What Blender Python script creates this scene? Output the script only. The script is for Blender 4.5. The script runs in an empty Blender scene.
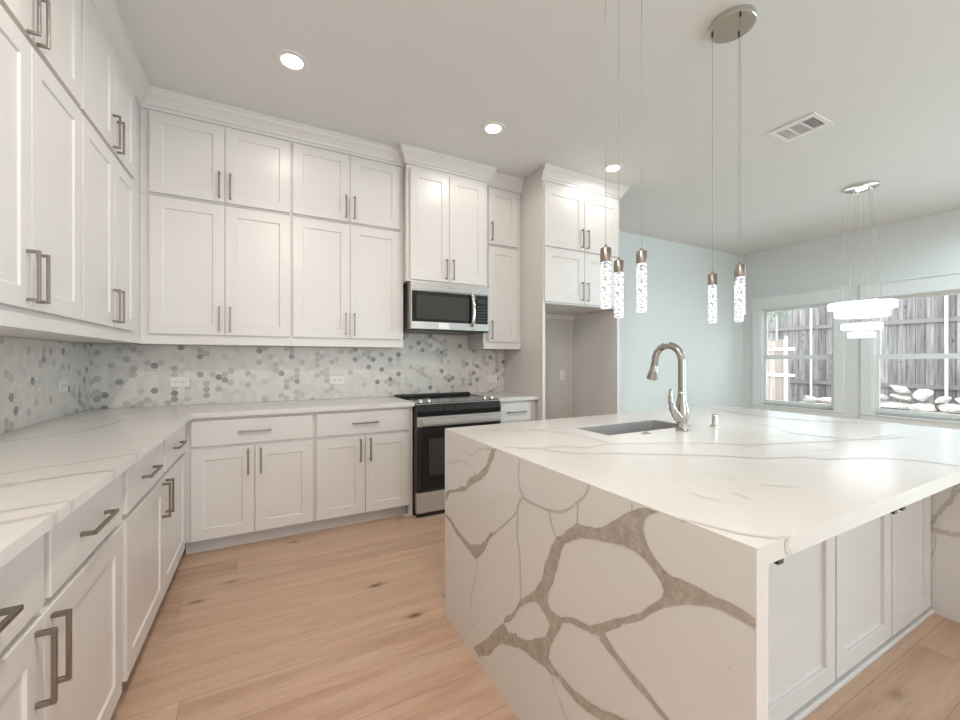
import bpy, bmesh, math, random
from mathutils import Vector, Matrix
PI = math.pi
random.seed(7)
S = bpy.context.scene
COL = S.collection

# ---------------------------------------------------------------- camera, sky, lights, exposure
CEIL = 3.03
cam_d = bpy.data.cameras.new('camera'); cam_d.sensor_width = 36; cam_d.lens = 404/960*36
cam_d.clip_start = 0.02
cam = bpy.data.objects.new('camera', cam_d); COL.objects.link(cam)
cam.location = (0, 0, 1.25); cam.rotation_euler = (PI/2, 0, math.radians(-27.75))
S.camera = cam

wd = bpy.data.worlds.new('sky'); S.world = wd; wd.use_nodes = True
bg = wd.node_tree.nodes['Background']; bg.inputs[0].default_value = (0.93, 0.97, 1.0, 1); bg.inputs[1].default_value = 3.0

def lamp(name, kind, loc, rot, energy, color, **kw):
    d = bpy.data.lights.new(name, kind); d.energy = energy; d.color = color
    for k, v in kw.items(): setattr(d, k, v)
    o = bpy.data.objects.new(name, d); COL.objects.link(o); o.location = loc; o.rotation_euler = rot
    return o
# unseen fill light added behind the camera, lifting the left base cabinets
lamp('rear_fill', 'AREA', (1.4, -4.45, 1.6), (PI/2, 0, 0), 16, (0.94, 0.97, 1.0), shape='RECTANGLE', size=3.4, size_y=2.1)
# cool fill light added at the solid right wall, out of view
lamp('right_wall_fill', 'AREA', (7.15, -1.9, 1.25), (0, PI/2, 0), 115, (0.60, 0.89, 1.0), shape='RECTANGLE', size=2.1, size_y=2.6)
# daylight entering at the two dining windows
lamp('dining_window_daylight', 'AREA', (7.40, 3.26, 1.3), (0, PI/2, 0), 3.2, (0.72, 0.92, 1.0), shape='RECTANGLE', size=1.5, size_y=0.95)
lamp('dining_window_daylight', 'AREA', (7.40, 1.72, 1.3), (0, PI/2, 0), 4.2, (0.72, 0.92, 1.0), shape='RECTANGLE', size=1.5, size_y=1.25)
S.view_settings.view_transform = 'Standard'; S.view_settings.look = 'None'
S.view_settings.gamma = 1; S.view_settings.use_curve_mapping = False
S.view_settings.exposure = 0.33

# ---------------------------------------------------------------- node helpers and materials
class NT:
    def __init__(s, name):
        m = bpy.data.materials.new(name); m.use_nodes = True
        s.m = m; s.t = m.node_tree; s.b = s.t.nodes['Principled BSDF']; s.out = s.t.nodes['Material Output']
    def n(s, typ, **kw):
        nd = s.t.nodes.new(typ)
        for k, v in kw.items(): setattr(nd, k, v)
        return nd
    def l(s, a, b): s.t.links.new(a, b)
    def put(s, v, sock):
        if hasattr(v, 'is_output'): s.l(v, sock)
        else: sock.default_value = v
    def math(s, op, a, b=0.0, c=0.0):
        nd = s.n('ShaderNodeMath', operation=op)
        s.put(a, nd.inputs[0]); s.put(b, nd.inputs[1]); s.put(c, nd.inputs[2]); return nd.outputs[0]
    def mix(s, f, a, b):
        nd = s.n('ShaderNodeMix', data_type='RGBA')
        s.put(f, nd.inputs[0]); s.put(a, nd.inputs[6]); s.put(b, nd.inputs[7]); return nd.outputs[2]
    def ramp(s, f, stops):
        nd = s.n('ShaderNodeValToRGB'); r = nd.color_ramp
        while len(r.elements) < len(stops): r.elements.new(0.5)
        for e, (p, c) in zip(r.elements, stops): e.position = p; e.color = (*c, 1)
        s.l(f, nd.inputs[0]); return nd.outputs[0]
    def noise(s, vec, scale, detail=3, rough=0.5, dim='3D'):
        nd = s.n('ShaderNodeTexNoise', noise_dimensions=dim); nd.inputs['Scale'].default_value = scale
        nd.inputs['Detail'].default_value = detail; nd.inputs['Roughness'].default_value = rough
        if vec is not None: s.l(vec, nd.inputs['Vector'])
        return nd.outputs['Fac']
    def pos(s): return s.n('ShaderNodeNewGeometry').outputs['Position']
    def obj(s): return s.n('ShaderNodeTexCoord').outputs['Object']
    def sep(s, v):
        nd = s.n('ShaderNodeSeparateXYZ'); s.l(v, nd.inputs[0]); return nd.outputs
    def comb(s, x, y, z):
        nd = s.n('ShaderNodeCombineXYZ'); s.put(x, nd.inputs[0]); s.put(y, nd.inputs[1]); s.put(z, nd.inputs[2]); return nd.outputs[0]
    def white(s, vec):
        nd = s.n('ShaderNodeTexWhiteNoise', noise_dimensions='3D'); s.l(vec, nd.inputs['Vector']); return nd.outputs['Value']
    def bump(s, h, strength, dist=0.01):
        nd = s.n('ShaderNodeBump'); nd.inputs['Strength'].default_value = strength; nd.inputs['Distance'].default_value = dist
        s.l(h, nd.inputs['Height']); s.l(nd.outputs[0], s.b.inputs['Normal'])

def plain(name, col, rough=0.5, metal=0.0, noise=0.0, bump=0.0, scale=40, spec=0.5):
    k = NT(name); k.b.inputs['Roughness'].default_value = rough; k.b.inputs['Metallic'].default_value = metal
    k.b.inputs['Specular IOR Level'].default_value = spec
    f = k.noise(k.pos(), scale, 3)
    k.l(k.mix(f, tuple(c*(1-noise) for c in col)+(1,), tuple(min(1, c*(1+noise)) for c in col)+(1,)), k.b.inputs['Base Color'])
    if bump: k.bump(f, bump, 0.002)
    return k.m

M = {}
M['cabinet'] = plain('white_cabinet_paint', (0.725, 0.69, 0.665), 0.32, noise=0.01, scale=3)
M['island_paint'] = plain('white_island_paint', (0.66, 0.635, 0.615), 0.36, noise=0.01, scale=3)
M['trim'] = plain('white_trim_paint', (0.81, 0.835, 0.835), 0.4, noise=0.01, scale=3)
M['ceiling'] = plain('ceiling_paint', (0.755, 0.75, 0.735), 0.85, noise=0.015, bump=0.05, scale=6)
M['kitchen_wall'] = plain('greige_wall_paint', (0.62, 0.58, 0.54), 0.8, noise=0.015, bump=0.05, scale=9)
M['dining_wall'] = plain('pale_sea_green_wall_paint', (0.75, 0.79, 0.785), 0.75, noise=0.015, bump=0.05, scale=9)
M['nickel'] = plain('brushed_nickel', (0.29, 0.255, 0.225), 0.34, 1.0, noise=0.06, scale=60)
M['chrome'] = plain('polished_nickel', (0.72, 0.70, 0.68), 0.12, 1.0, noise=0.02)
M['faucet'] = plain('brushed_faucet_nickel', (0.46, 0.44, 0.42), 0.2, 1.0, noise=0.04, scale=60)
M['cord'] = plain('grey_cord', (0.25, 0.24, 0.235), 0.5)
M['black_gloss'] = plain('black_glass', (0.012, 0.012, 0.013), 0.06)
M['black'] = plain('black_enamel', (0.02, 0.02, 0.021), 0.3)
M['oven_glass'] = plain('smoked_oven_glass', (0.05, 0.048, 0.046), 0.08)
M['plastic'] = plain('white_plastic', (0.80, 0.77, 0.73), 0.4)
M['slot'] = plain('dark_slot', (0.08, 0.075, 0.07), 0.6)
M['toe'] = plain('toe_kick_paint', (0.62, 0.60, 0.58), 0.5)
M['dark_toe'] = plain('darker_toe_kick', (0.14, 0.11, 0.09), 0.7)  # left run's toe kicks, coloured darker than the back run's
M['grey_mark'] = plain('grey_print', (0.25, 0.25, 0.25), 0.5)
M['key_mark'] = plain('dim_key_print', (0.09, 0.09, 0.09), 0.4)
M['soil'] = plain('pale_gravel_soil', (0.52, 0.49, 0.45), 0.95, noise=0.2, bump=0.4, scale=14)
M['white_rail'] = plain('white_rail_and_post', (0.82, 0.80, 0.77), 0.8, noise=0.05, scale=20)  # white tone shared by the gate rails and fence posts
M['leaf'] = plain('green_leaf', (0.13, 0.22, 0.13), 0.6, noise=0.3, scale=12)
M['bark'] = plain('pale_grey_stem', (0.50, 0.48, 0.45), 0.8, noise=0.2)
M['vent_dark'] = plain('vent_shadow_grey', (0.22, 0.22, 0.23), 0.7)
M['sticker'] = plain('white_paper_sticker', (0.85, 0.86, 0.87), 0.5)

def brushed(name, col, rough, axis):
    k = NT(name); k.b.inputs['Metallic'].default_value = 1.0
    mp = k.n('ShaderNodeMapping'); k.l(k.pos(), mp.inputs['Vector'])
    sc = [260, 260, 260]; sc[axis] = 4; mp.inputs['Scale'].default_value = sc
    f = k.noise(mp.outputs[0], 1.0, 4)
    k.l(k.mix(f, tuple(c*0.96 for c in col)+(1,), tuple(min(1, c*1.04) for c in col)+(1,)), k.b.inputs['Base Color'])
    k.l(k.math('MULTIPLY_ADD', f, 0.08, rough+0.06), k.b.inputs['Roughness'])
    return k.m
M['steel'] = brushed('brushed_stainless_steel', (0.60, 0.575, 0.55), 0.2, 0)
M['sink_steel'] = plain('satin_sink_steel', (0.36, 0.355, 0.35), 0.55, 0.2, noise=0.05, scale=60)
M['soft_steel'] = plain('satin_stainless_steel', (0.56, 0.54, 0.52), 0.38, 0.55, noise=0.02, scale=60)
M['plate_steel'] = plain('brushed_canopy_steel', (0.58, 0.60, 0.59), 0.22, 1.0, noise=0.05, scale=40)

def quartz():
    k = NT('veined_white_quartz')
    at = k.n('ShaderNodeAttribute'); at.attribute_name = 'vein'
    p = k.pos()
    cloud = k.noise(p, 2.2, 4, 0.55)
    base = k.mix(cloud, (0.71, 0.675, 0.64, 1), (0.75, 0.72, 0.69, 1))
    fine = k.noise(p, 7.0, 7, 0.62)
    hair = k.math('SUBTRACT', 1.0, k.math('MULTIPLY', k.math('ABSOLUTE', k.math('SUBTRACT', fine, 0.5)), 60.0))
    hair = k.math('MULTIPLY', k.math('MAXIMUM', hair, 0.0), k.math('MULTIPLY', k.math('GREATER_THAN', k.noise(p, 3.3, 2), 0.60), 0.16))
    base = k.mix(hair, base, (0.45, 0.40, 0.35, 1))
    g1 = k.noise(p, 26, 5, 0.65)
    g2 = k.noise(p, 120, 3, 0.6)
    vein = k.ramp(k.math('MULTIPLY_ADD', g2, 0.4, k.math('MULTIPLY', g1, 0.6)), [(0.34, (0.33, 0.285, 0.24)), (0.5, (0.43, 0.38, 0.325)), (0.68, (0.55, 0.50, 0.44))])
    k.l(k.mix(at.outputs['Fac'], base, vein), k.b.inputs['Base Color'])
    k.b.inputs['Roughness'].default_value = 0.17
    k.b.inputs['Specular IOR Level'].default_value = 0.5
    return k.m
M['quartz'] = quartz()

def hexmat(name, ax):
    """flat-topped hexagon marble mosaic; ax = horizontal axis of the wall"""
    k = NT(name); x, y, z = k.sep(k.pos())
    u = (x, y)[ax]; s = 0.0262; rx, ry = 3*s, math.sqrt(3)*s
    def cell(ou, ov):
        uu = k.math('ADD', u, 10.0 + ou); vv = k.math('ADD', z, 10.0 + ov)
        iu = k.math('FLOOR', k.math('DIVIDE', uu, rx)); iv = k.math('FLOOR', k.math('DIVIDE', vv, ry))
        fu = k.math('SUBTRACT', k.math('SUBTRACT', uu, k.math('MULTIPLY', iu, rx)), rx/2)
        fv = k.math('SUBTRACT', k.math('SUBTRACT', vv, k.math('MULTIPLY', iv, ry)), ry/2)
        au = k.math('ABSOLUTE', fu); av = k.math('ABSOLUTE', fv)
        d = k.math('MAXIMUM', av, k.math('ADD', k.math('MULTIPLY', au, 0.8660254), k.math('MULTIPLY', av, 0.5)))
        return iu, iv, d
    a = cell(0, 0); b = cell(rx/2, ry/2)
    pick = k.math('LESS_THAN', b[2], a[2])
    def sel(i, off=0.0):
        bb = k.math('ADD', b[i], off)
        return k.math('ADD', k.math('MULTIPLY', pick, bb), k.math('MULTIPLY', k.math('SUBTRACT', 1.0, pick), a[i]))
    iu, iv, d = sel(0, 0.5), sel(1, 0.5), sel(2)
    h = k.white(k.comb(iu, iv, 3.7 + ax)); h2 = k.white(k.comb(iu, iv, 9.1))
    col = k.ramp(h, [(0.0, (0.64, 0.595, 0.545)), (0.50, (0.72, 0.68, 0.63)), (0.80, (0.57, 0.55, 0.52)), (0.82, (0.51, 0.475, 0.435)), (0.94, (0.42, 0.39, 0.355)), (0.955, (0.25, 0.24, 0.23)), (1.0, (0.18, 0.172, 0.165))])
    mp = k.n('ShaderNodeVectorMath', operation='ADD'); k.l(k.pos(), mp.inputs[0]); k.l(k.comb(k.math('MULTIPLY', h2, 7.0), h2, k.math('MULTIPLY', h, 5.0)), mp.inputs[1])
    vn = k.noise(mp.outputs[0], 28, 5, 0.6)
    col = k.mix(k.math('MULTIPLY', k.math('SUBTRACT', vn, 0.3), 0.75), col, (0.74, 0.70, 0.65, 1))
    edge = k.math('GREATER_THAN', d, ry/2 - 0.0016)
    col = k.mix(edge, col, (0.67, 0.64, 0.60, 1))
    k.l(col, k.b.inputs['Base Color']); k.b.inputs['Roughness'].default_value = 0.3
    k.bump(k.math('SUBTRACT', 1.0, edge), 0.25, 0.001)
    return k.m
M['hex_back'] = hexmat('hexagon_marble_mosaic', 0)
M['hex_left'] = hexmat('hexagon_marble_mosaic_side', 1)

def oak():
    k = NT('natural_oak_planks'); x, y, z = k.sep(k.pos())
    W, L = 0.19, 1.9
    yy = k.math('DIVIDE', k.math('ADD', y, 20.03), W); row = k.math('FLOOR', yy); fy = k.math('SUBTRACT', yy, row)
    off = k.math('MULTIPLY', k.white(k.comb(row, 1.3, 0.0)), L)
    xx = k.math('DIVIDE', k.math('ADD', k.math('ADD', x, 20.0), off), L); ci = k.math('FLOOR', xx); fx = k.math('SUBTRACT', xx, ci)
    h = k.white(k.comb(row, ci, 0.0)); h2 = k.white(k.comb(ci, row, 5.0))
    col = k.ramp(h, [(0.0, (0.44, 0.275, 0.185)), (0.35, (0.53, 0.345, 0.24)), (0.7, (0.585, 0.395, 0.28)), (1.0, (0.48, 0.305, 0.21))])
    v = k.comb(k.math('MULTIPLY_ADD', x, 1.3, k.math('MULTIPLY', h, 31.0)), k.math('MULTIPLY_ADD', y, 11.0, k.math('MULTIPLY', h2, 17.0)), h)
    warp = k.n('ShaderNodeTexNoise'); warp.inputs['Scale'].default_value = 1.1; warp.inputs['Detail'].default_value = 5; warp.inputs['Distortion'].default_value = 0.9
    k.l(v, warp.inputs['Vector']); g = warp.outputs['Fac']
    col = k.mix(k.math('MULTIPLY', k.math('SUBTRACT', g, 0.38), 2.0), col, (0.68, 0.49, 0.365, 1))
    dk = k.noise(k.comb(k.math('MULTIPLY_ADD', x, 0.9, k.math('MULTIPLY', h2, 23.0)), k.math('MULTIPLY_ADD', y, 16.0, k.math('MULTIPLY', h, 9.0)), h2), 1.0, 6, 0.6)
    col = k.mix(k.math('MULTIPLY', k.math('MAXIMUM', k.math('SUBTRACT', dk, 0.52), 0.0), 1.7), col, (0.33, 0.20, 0.13, 1))
    v2 = k.comb(k.math('MULTIPLY', x, 9.0), k.math('MULTIPLY', y, 190.0), h)
    col = k.mix(k.math('MULTIPLY', k.math('GREATER_THAN', k.noise(v2, 1.0, 3), 0.6), 0.2), col, (0.27, 0.165, 0.105, 1))
    # knots
    kv = k.n('ShaderNodeTexVoronoi'); kv.inputs['Scale'].default_value = 1.0
    k.l(k.comb(k.math('MULTIPLY', x, 2.1), k.math('MULTIPLY', y, 4.9), 0.0), kv.inputs['Vector'])
    kd = k.math('ADD', kv.outputs['Distance'], k.math('MULTIPLY', k.math('SUBTRACT', k.noise(k.pos(), 60, 2), 0.5), 0.05))
    knot = k.math('MULTIPLY', k.ramp(kd, [(0.0, (1, 1, 1)), (0.05, (0.7, 0.7, 0.7)), (0.10, (0.15, 0.15, 0.15)), (0.2, (0, 0, 0))]), k.math('LESS_THAN', k.sep(kv.outputs['Color'])[0], 0.7))
    col = k.mix(knot, col, (0.10, 0.058, 0.035, 1))
    ey = k.math('MINIMUM', fy, k.math('SUBTRACT', 1.0, fy)); ex = k.math('MINIMUM', fx, k.math('SUBTRACT', 1.0, fx))
    seam = k.math('MAXIMUM', k.math('LESS_THAN', ey, 0.006), k.math('LESS_THAN', ex, 0.0007))
    col = k.mix(k.math('MULTIPLY', seam, 0.55), col, (0.16, 0.10, 0.065, 1))
    k.l(col, k.b.inputs['Base Color'])
    k.l(k.math('MULTIPLY_ADD', g, 0.15, 0.36), k.b.inputs['Roughness']); k.b.inputs['Specular IOR Level'].default_value = 0.35
    k.bump(k.math('SUBTRACT', 1.0, seam), 0.12, 0.001)
    return k.m
M['oak'] = oak()

def fence_mat(name, c0, c1, ax):
    k = NT(name); x, y, z = k.sep(k.pos()); u = (x, y)[ax]
    bi = k.math('FLOOR', k.math('DIVIDE', u, 0.14)); h = k.white(k.comb(bi, 2.0, 7.0))
    v = k.comb(k.math('MULTIPLY', u, 26.0), k.math('MULTIPLY', h, 9.0), k.math('MULTIPLY', z, 1.6))
    g = k.noise(v, 1.0, 6, 0.65)
    col = k.mix(k.math('MULTIPLY_ADD', k.math('SUBTRACT', g, 0.5), 2.2, 0.5), (*c0, 1), (*c1, 1)); col = k.mix(k.math('MULTIPLY', h, 0.6), col, tuple(c*0.55 for c in c0)+(1,))
    kn = k.n('ShaderNodeTexVoronoi'); kn.inputs['Scale'].default_value = 1.0
    k.l(k.comb(k.math('MULTIPLY', u, 7.0), 0.0, k.math('MULTIPLY', z, 4.0)), kn.inputs['Vector'])
    col = k.mix(k.math('MULTIPLY', k.math('LESS_THAN', kn.outputs['Distance'], 0.13), 0.75), col, (0.05, 0.045, 0.04, 1))
    k.l(col, k.b.inputs['Base Color']); k.b.inputs['Roughness'].default_value = 0.9
    return k.m
M['fence'] = fence_mat('weathered_grey_fence_wood', (0.12, 0.117, 0.117), (0.50, 0.49, 0.485), 1)
M['gate'] = fence_mat('newer_pink_brown_fence_wood', (0.34, 0.30, 0.275), (0.54, 0.49, 0.455), 1)
M['rail_grey'] = plain('grey_fence_rail', (0.22, 0.215, 0.215), 0.9, noise=0.2, scale=20)

def stone_mat():
    k = NT('pale_limestone'); f = k.noise(k.obj(), 9, 6, 0.6)
    k.l(k.ramp(f, [(0.3, (0.34, 0.32, 0.30)), (0.5, (0.56, 0.54, 0.51)), (0.7, (0.68, 0.66, 0.63))]), k.b.inputs['Base Color'])
    k.b.inputs['Roughness'].default_value = 0.95; k.bump(f, 0.6, 0.02); return k.m
M['stone'] = stone_mat()

def glass():
    k = NT('clear_window_glass'); t = k.n('ShaderNodeBsdfTransparent'); g = k.n('ShaderNodeBsdfGlossy'); g.inputs['Roughness'].default_value = 0.02
    fr = k.n('ShaderNodeFresnel'); fr.inputs['IOR'].default_value = 1.25
    mx = k.n('ShaderNodeMixShader'); k.l(fr.outputs[0], mx.inputs[0]); k.l(t.outputs[0], mx.inputs[1]); k.l(g.outputs[0], mx.inputs[2])
    k.l(mx.outputs[0], k.out.inputs['Surface']); return k.m
M['glass'] = glass()

def glow(name, lo, hi, strength, scale, base=0.7):
    k = NT(name)
    v = k.n('ShaderNodeTexVoronoi', feature='F1'); v.inputs['Scale'].default_value = scale; k.l(k.obj(), v.inputs['Vector'])
    f = k.math('ADD', v.outputs['Distance'], k.math('MULTIPLY', k.math('SUBTRACT', k.noise(k.obj(), scale*0.8, 3), 0.5), 0.5))
    c = k.ramp(f, [(0.12, lo), (0.30, hi), (0.55, hi), (0.72, lo)])
    k.l(c, k.b.inputs['Emission Color']); k.b.inputs['Emission Strength'].default_value = strength
    k.b.inputs['Base Color'].default_value = (base, base, base, 1); k.b.inputs['Roughness'].default_value = 0.08
    return k.m
M['crystal'] = glow('lit_bubble_crystal', (0.20, 0.205, 0.215), (0.95, 0.97, 1.0), 0.95, 120, 0.12)
M['ring_glow'] = glow('lit_crystal_ring', (0.25, 0.28, 0.31), (0.95, 0.99, 1), 2.4, 60, 0.2)
def emit(name, col, st):
    k = NT(name); k.b.inputs['Emission Color'].default_value = (*col, 1); k.b.inputs['Emission Strength'].default_value = st
    k.b.inputs['Base Color'].default_value = (0.9, 0.9, 0.9, 1); return k.m
M['can_lens'] = emit('lit_downlight_lens', (1.0, 0.97, 0.92), 6.0)

# ---------------------------------------------------------------- mesh helpers
def box(bm, x0, x1, y0, y1, z0, z1):
    v = [bm.verts.new(p) for p in ((x0,y0,z0),(x1,y0,z0),(x1,y1,z0),(x0,y1,z0),(x0,y0,z1),(x1,y0,z1),(x1,y1,z1),(x0,y1,z1))]
    for f in ((0,3,2,1),(4,5,6,7),(0,1,5,4),(1,2,6,5),(2,3,7,6),(3,0,4,7)): bm.faces.new([v[i] for i in f])
    return v
def B(*boxes):
    bm = bmesh.new()
    for b in boxes: box(bm, *b)
    return bm
def prism(bm, pts, z0, z1):
    lo = [bm.verts.new((x, y, z0)) for x, y in pts]; hi = [bm.verts.new((x, y, z1)) for x, y in pts]
    n = len(pts)
    bm.faces.new(lo[::-1]); bm.faces.new(hi)
    for i in range(n): bm.faces.new((lo[i], lo[(i+1) % n], hi[(i+1) % n], hi[i]))
def lathe(bm, prof, seg=24, cx=0, cy=0, cz=0, cap=True):
    rings = []
    for r, z in prof:
        rings.append([bm.verts.new((cx + r*math.cos(2*PI*i/seg), cy + r*math.sin(2*PI*i/seg), cz + z)) for i in range(seg)])
    for a, b in zip(rings, rings[1:]):
        for i in range(seg):
            j = (i+1) % seg; bm.faces.new((a[i], a[j], b[j], b[i]))
    if cap: bm.faces.new(rings[0][::-1]); bm.faces.new(rings[-1])
def tube(bm, pts, rad, seg=12, closed=False):
    pts = [Vector(p) for p in pts]; n = len(pts)
    if not hasattr(rad, '__len__'): rad = [rad]*n
    up = None; rings = []
    for i, p in enumerate(pts):
        t = ((pts[(i+1) % n] if closed or i < n-1 else p) - (pts[i-1] if closed or i > 0 else p)).normalized()
        if up is None:
            up = Vector((0, 0, 1)) if abs(t.z) < 0.9 else Vector((1, 0, 0))
        up = (up - t*up.dot(t)).normalized(); sd = t.cross(up)
        rings.append([bm.verts.new(p + (up*math.cos(2*PI*k/seg) + sd*math.sin(2*PI*k/seg))*rad[i]) for k in range(seg)])
    for a, b in zip(rings, rings[1:] + ([rings[0]] if closed else [])):
        for k in range(seg):
            j = (k+1) % seg; bm.faces.new((a[k], a[j], b[j], b[k]))
    if not closed: bm.faces.new(rings[0][::-1]); bm.faces.new(rings[-1])
def spline(pts, n=6):
    pts = [Vector(p) for p in pts]; out = []
    for i in range(len(pts)-1):
        p0, p1, p2, p3 = pts[max(i-1, 0)], pts[i], pts[i+1], pts[min(i+2, len(pts)-1)]
        for j in range(n):
            t = j/n
            out.append(0.5*((2*p1) + (p2-p0)*t + (2*p0-5*p1+4*p2-p3)*t*t + (3*p1-p0-3*p2+p3)*t**3))
    out.append(pts[-1]); return out

def make(name, bm, mat, parent=None, loc=(0,0,0), bevel=0.0, smooth=False, seg=2):
    bmesh.ops.recalc_face_normals(bm, faces=bm.faces[:])
    me = bpy.data.meshes.new(name); bm.to_mesh(me); bm.free()
    mats = mat if isinstance(mat, (list, tuple)) else [mat]
    for m in mats: me.materials.append(m)
    o = bpy.data.objects.new(name, me); COL.objects.link(o); o.location = loc
    if parent: o.parent = parent
    if smooth:
        for p in me.polygons: p.use_smooth = True
        md = o.modifiers.new('split', 'EDGE_SPLIT'); md.split_angle = math.radians(40)
    if bevel:
        md = o.modifiers.new('bevel', 'BEVEL'); md.width = bevel; md.segments = seg; md.limit_method = 'ANGLE'; md.angle_limit = math.radians(50)
    return o
def tag(o, label, cat, group=None, kind=None):
    o['label'] = label; o['category'] = cat
    if group: o['group'] = group
    if kind: o['kind'] = kind
    return o
def thing(name, label, cat, loc=(0,0,0), rotz=0.0, group=None):
    o = bpy.data.objects.new(name, None); COL.objects.link(o); o.empty_display_size = 0.1
    o.location = loc; o.rotation_euler = (0, 0, rotz)
    return tag(o, label, cat, group)
def structure(name, bm, mat, label=None, bevel=0.0, smooth=False):
    o = make(name, bm, mat, bevel=bevel, smooth=smooth); o['kind'] = 'structure'
    if label: o['label'] = label
    return o

# ---------------------------------------------------------------- room shell
XL, YB, YD, XR, YJ = -1.085, 3.70, 4.03, 7.20, 3.235
YREAR = -4.5
structure('floor', B((XL-0.15, XR+0.15, YREAR-0.1, YD+0.15, -0.12, 0.0)), M['oak'], 'wide oak plank floor')['category'] = 'floor'
structure('ceiling', B((XL-0.15, XR+0.15, YREAR-0.1, YD+0.15, CEIL, CEIL+0.12)), M['ceiling'], 'smooth pale ceiling')['category'] = 'ceiling'
structure('wall_left', B((XL-0.15, XL, YREAR-0.1, YB, 0, CEIL)), M['kitchen_wall'], 'kitchen wall on the left')['category'] = 'wall'
structure('wall_back', B((XL-0.15, YJ, YB, YB+0.48, 0, CEIL)), M['kitchen_wall'], 'kitchen wall behind the range')['category'] = 'wall'
structure('wall_dining', B((YJ, XR+0.15, YD, YD+0.15, 0, CEIL)), M['dining_wall'], 'pale green wall beside the tall refrigerator cabinet')['category'] = 'wall'
W1 = (2.765, 3.745); W2 = (1.06, 2.355); WZ = (0.525, 2.09)
t = 0.15
structure('wall_right', B((XR, XR+t, W1[1], YD, 0, CEIL), (XR, XR+t, W1[0], W1[1], 0, WZ[0]), (XR, XR+t, W1[0], W1[1], WZ[1], CEIL),
    (XR, XR+t, W2[1], W1[0], 0, CEIL), (XR, XR+t, W2[0], W2[1], 0, WZ[0]), (XR, XR+t, W2[0], W2[1], WZ[1], CEIL), (XR, XR+t, YREAR-0.1, W2[0], 0, CEIL)), M['dining_wall'], 'pale green wall holding the two windows')['category'] = 'wall'
structure('wall_rear', B((XL, -0.4, YREAR-0.1, YREAR, 0, CEIL), (3.2, XR, YREAR-0.1, YREAR, 0, CEIL), (-0.4, 3.2, YREAR-0.1, YREAR, 2.65, CEIL), (-0.4, 3.2, YREAR-0.1, YREAR, 0, 0.5)), M['kitchen_wall'], 'living room wall with a window opening')['category'] = 'wall'

def window(name, y0, y1, label):
    z0, z1 = WZ
    r = thing(name, label, 'window', (XR, (y0+y1)/2, z0)); r['kind'] = 'structure'
    a = (y1-y0)/2; h = z1-z0; c = 0.113
    make('casing', B((-0.022, -0.001, -a-c, -a, -0.0, h), (-0.022, -0.001, a, a+c, 0, h)), M['trim'], r, bevel=0.002)
    make('head_casing', B((-0.026, -0.001, -a-c-0.006, a+c+0.006, h, h+0.175), (-0.042, -0.001, -a-c-0.02, a+c+0.02, h+0.175, h+0.195), (-0.032, -0.001, -a-c-0.012, a+c+0.012, h-0.006, h+0.012)), M['trim'], r, bevel=0.002)
    make('apron', B((-0.026, -0.001, -a-c-0.006, a+c+0.006, -0.115, -0.018)), M['trim'], r, bevel=0.002)
    make('stool', B((-0.045, 0.06, -a-c-0.012, a+c+0.012, -0.018, 0.0)), M['trim'], r, bevel=0.003)
    make('jamb', B((0.0, 0.15, -a, -a+0.014, 0, h), (0.0, 0.15, a-0.014, a, 0, h), (0.0, 0.15, -a, a, h-0.014, h), (0.06, 0.16, -a, a, 0.0, 0.02)), M['trim'], r)
    A = a-0.014; zm = 1.296-z0; f = 0.042
    def sash(nm, x, za, zb, fb, ft):
        s = make(nm, B((x, x+0.03, -A, -A+f, za, zb), (x, x+0.03, A-f, A, za, zb), (x, x+0.03, -A+f, A-f, za, za+fb), (x, x+0.03, -A+f, A-f, zb-ft, zb)), M['trim'], r, bevel=0.0015)
        make('pane', B((x+0.012, x+0.018, -A+f-0.004, A-f+0.004, za+fb-0.004, zb-ft+0.004)), M['glass'], s)
    sash('lower_sash', 0.055, 0.02, zm+0.033, 0.055, 0.066)
    sash('upper_sash', 0.088, zm-0.033, h-0.014, 0.066, 0.042)
    return r
window('window_1', *W1, 'narrower white double-hung window nearer the room corner')
window('window_2', *W2, 'wider white double-hung window at the right edge, stones outside')

# crown moulding swept along the cabinet fronts
def sweep(path, prof):
    bm = bmesh.new(); P = [Vector(p) for p in path]; rings = []
    for i, p in enumerate(P):
        ns = []
        for a, b in ((i-1, i), (i, i+1)):
            if 0 <= a and b < len(P):
                d = (P[b]-P[a]).normalized(); ns.append(Vector((d.y, -d.x)))
        if len(ns) == 2:
            m = (ns[0]+ns[1]); m = m / m.dot(ns[0])
        else: m = ns[0]
        rings.append([bm.verts.new((p.x+m.x*o, p.y+m.y*o, z)) for o, z in prof])
    k = len(prof)
    for a, b in zip(rings, rings[1:]):
        for i in range(k):
            j = (i+1) % k; bm.faces.new((a[i], a[j], b[j], b[i]))
    bm.faces.new(rings[0]); bm.faces.new(rings[-1][::-1])
    return bm
CROWN = [(-0.01, 2.905), (0.010, 2.905), (0.012, 2.925), (0.020, 2.932), (0.024, 2.945), (0.040, 2.972), (0.056, 2.992), (0.060, 3.004), (0.066, 3.010), (0.066, CEIL), (-0.01, CEIL)]
structure('trim_1', sweep([(-0.74, 1.475), (-0.74, 3.38), (1.035, 3.38), (1.035, 3.30), (1.81, 3.30), (1.81, 3.38), (2.239, 3.38)], CROWN), M['cabinet'], 'white crown moulding along the wall cabinet tops')['category'] = 'crown moulding'
structure('trim_2', sweep([(2.222, 3.02), (3.215, 3.02), (3.215, YD)], CROWN), M['cabinet'], 'white crown moulding over the tall refrigerator cabinet')['category'] = 'crown moulding'

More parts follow.
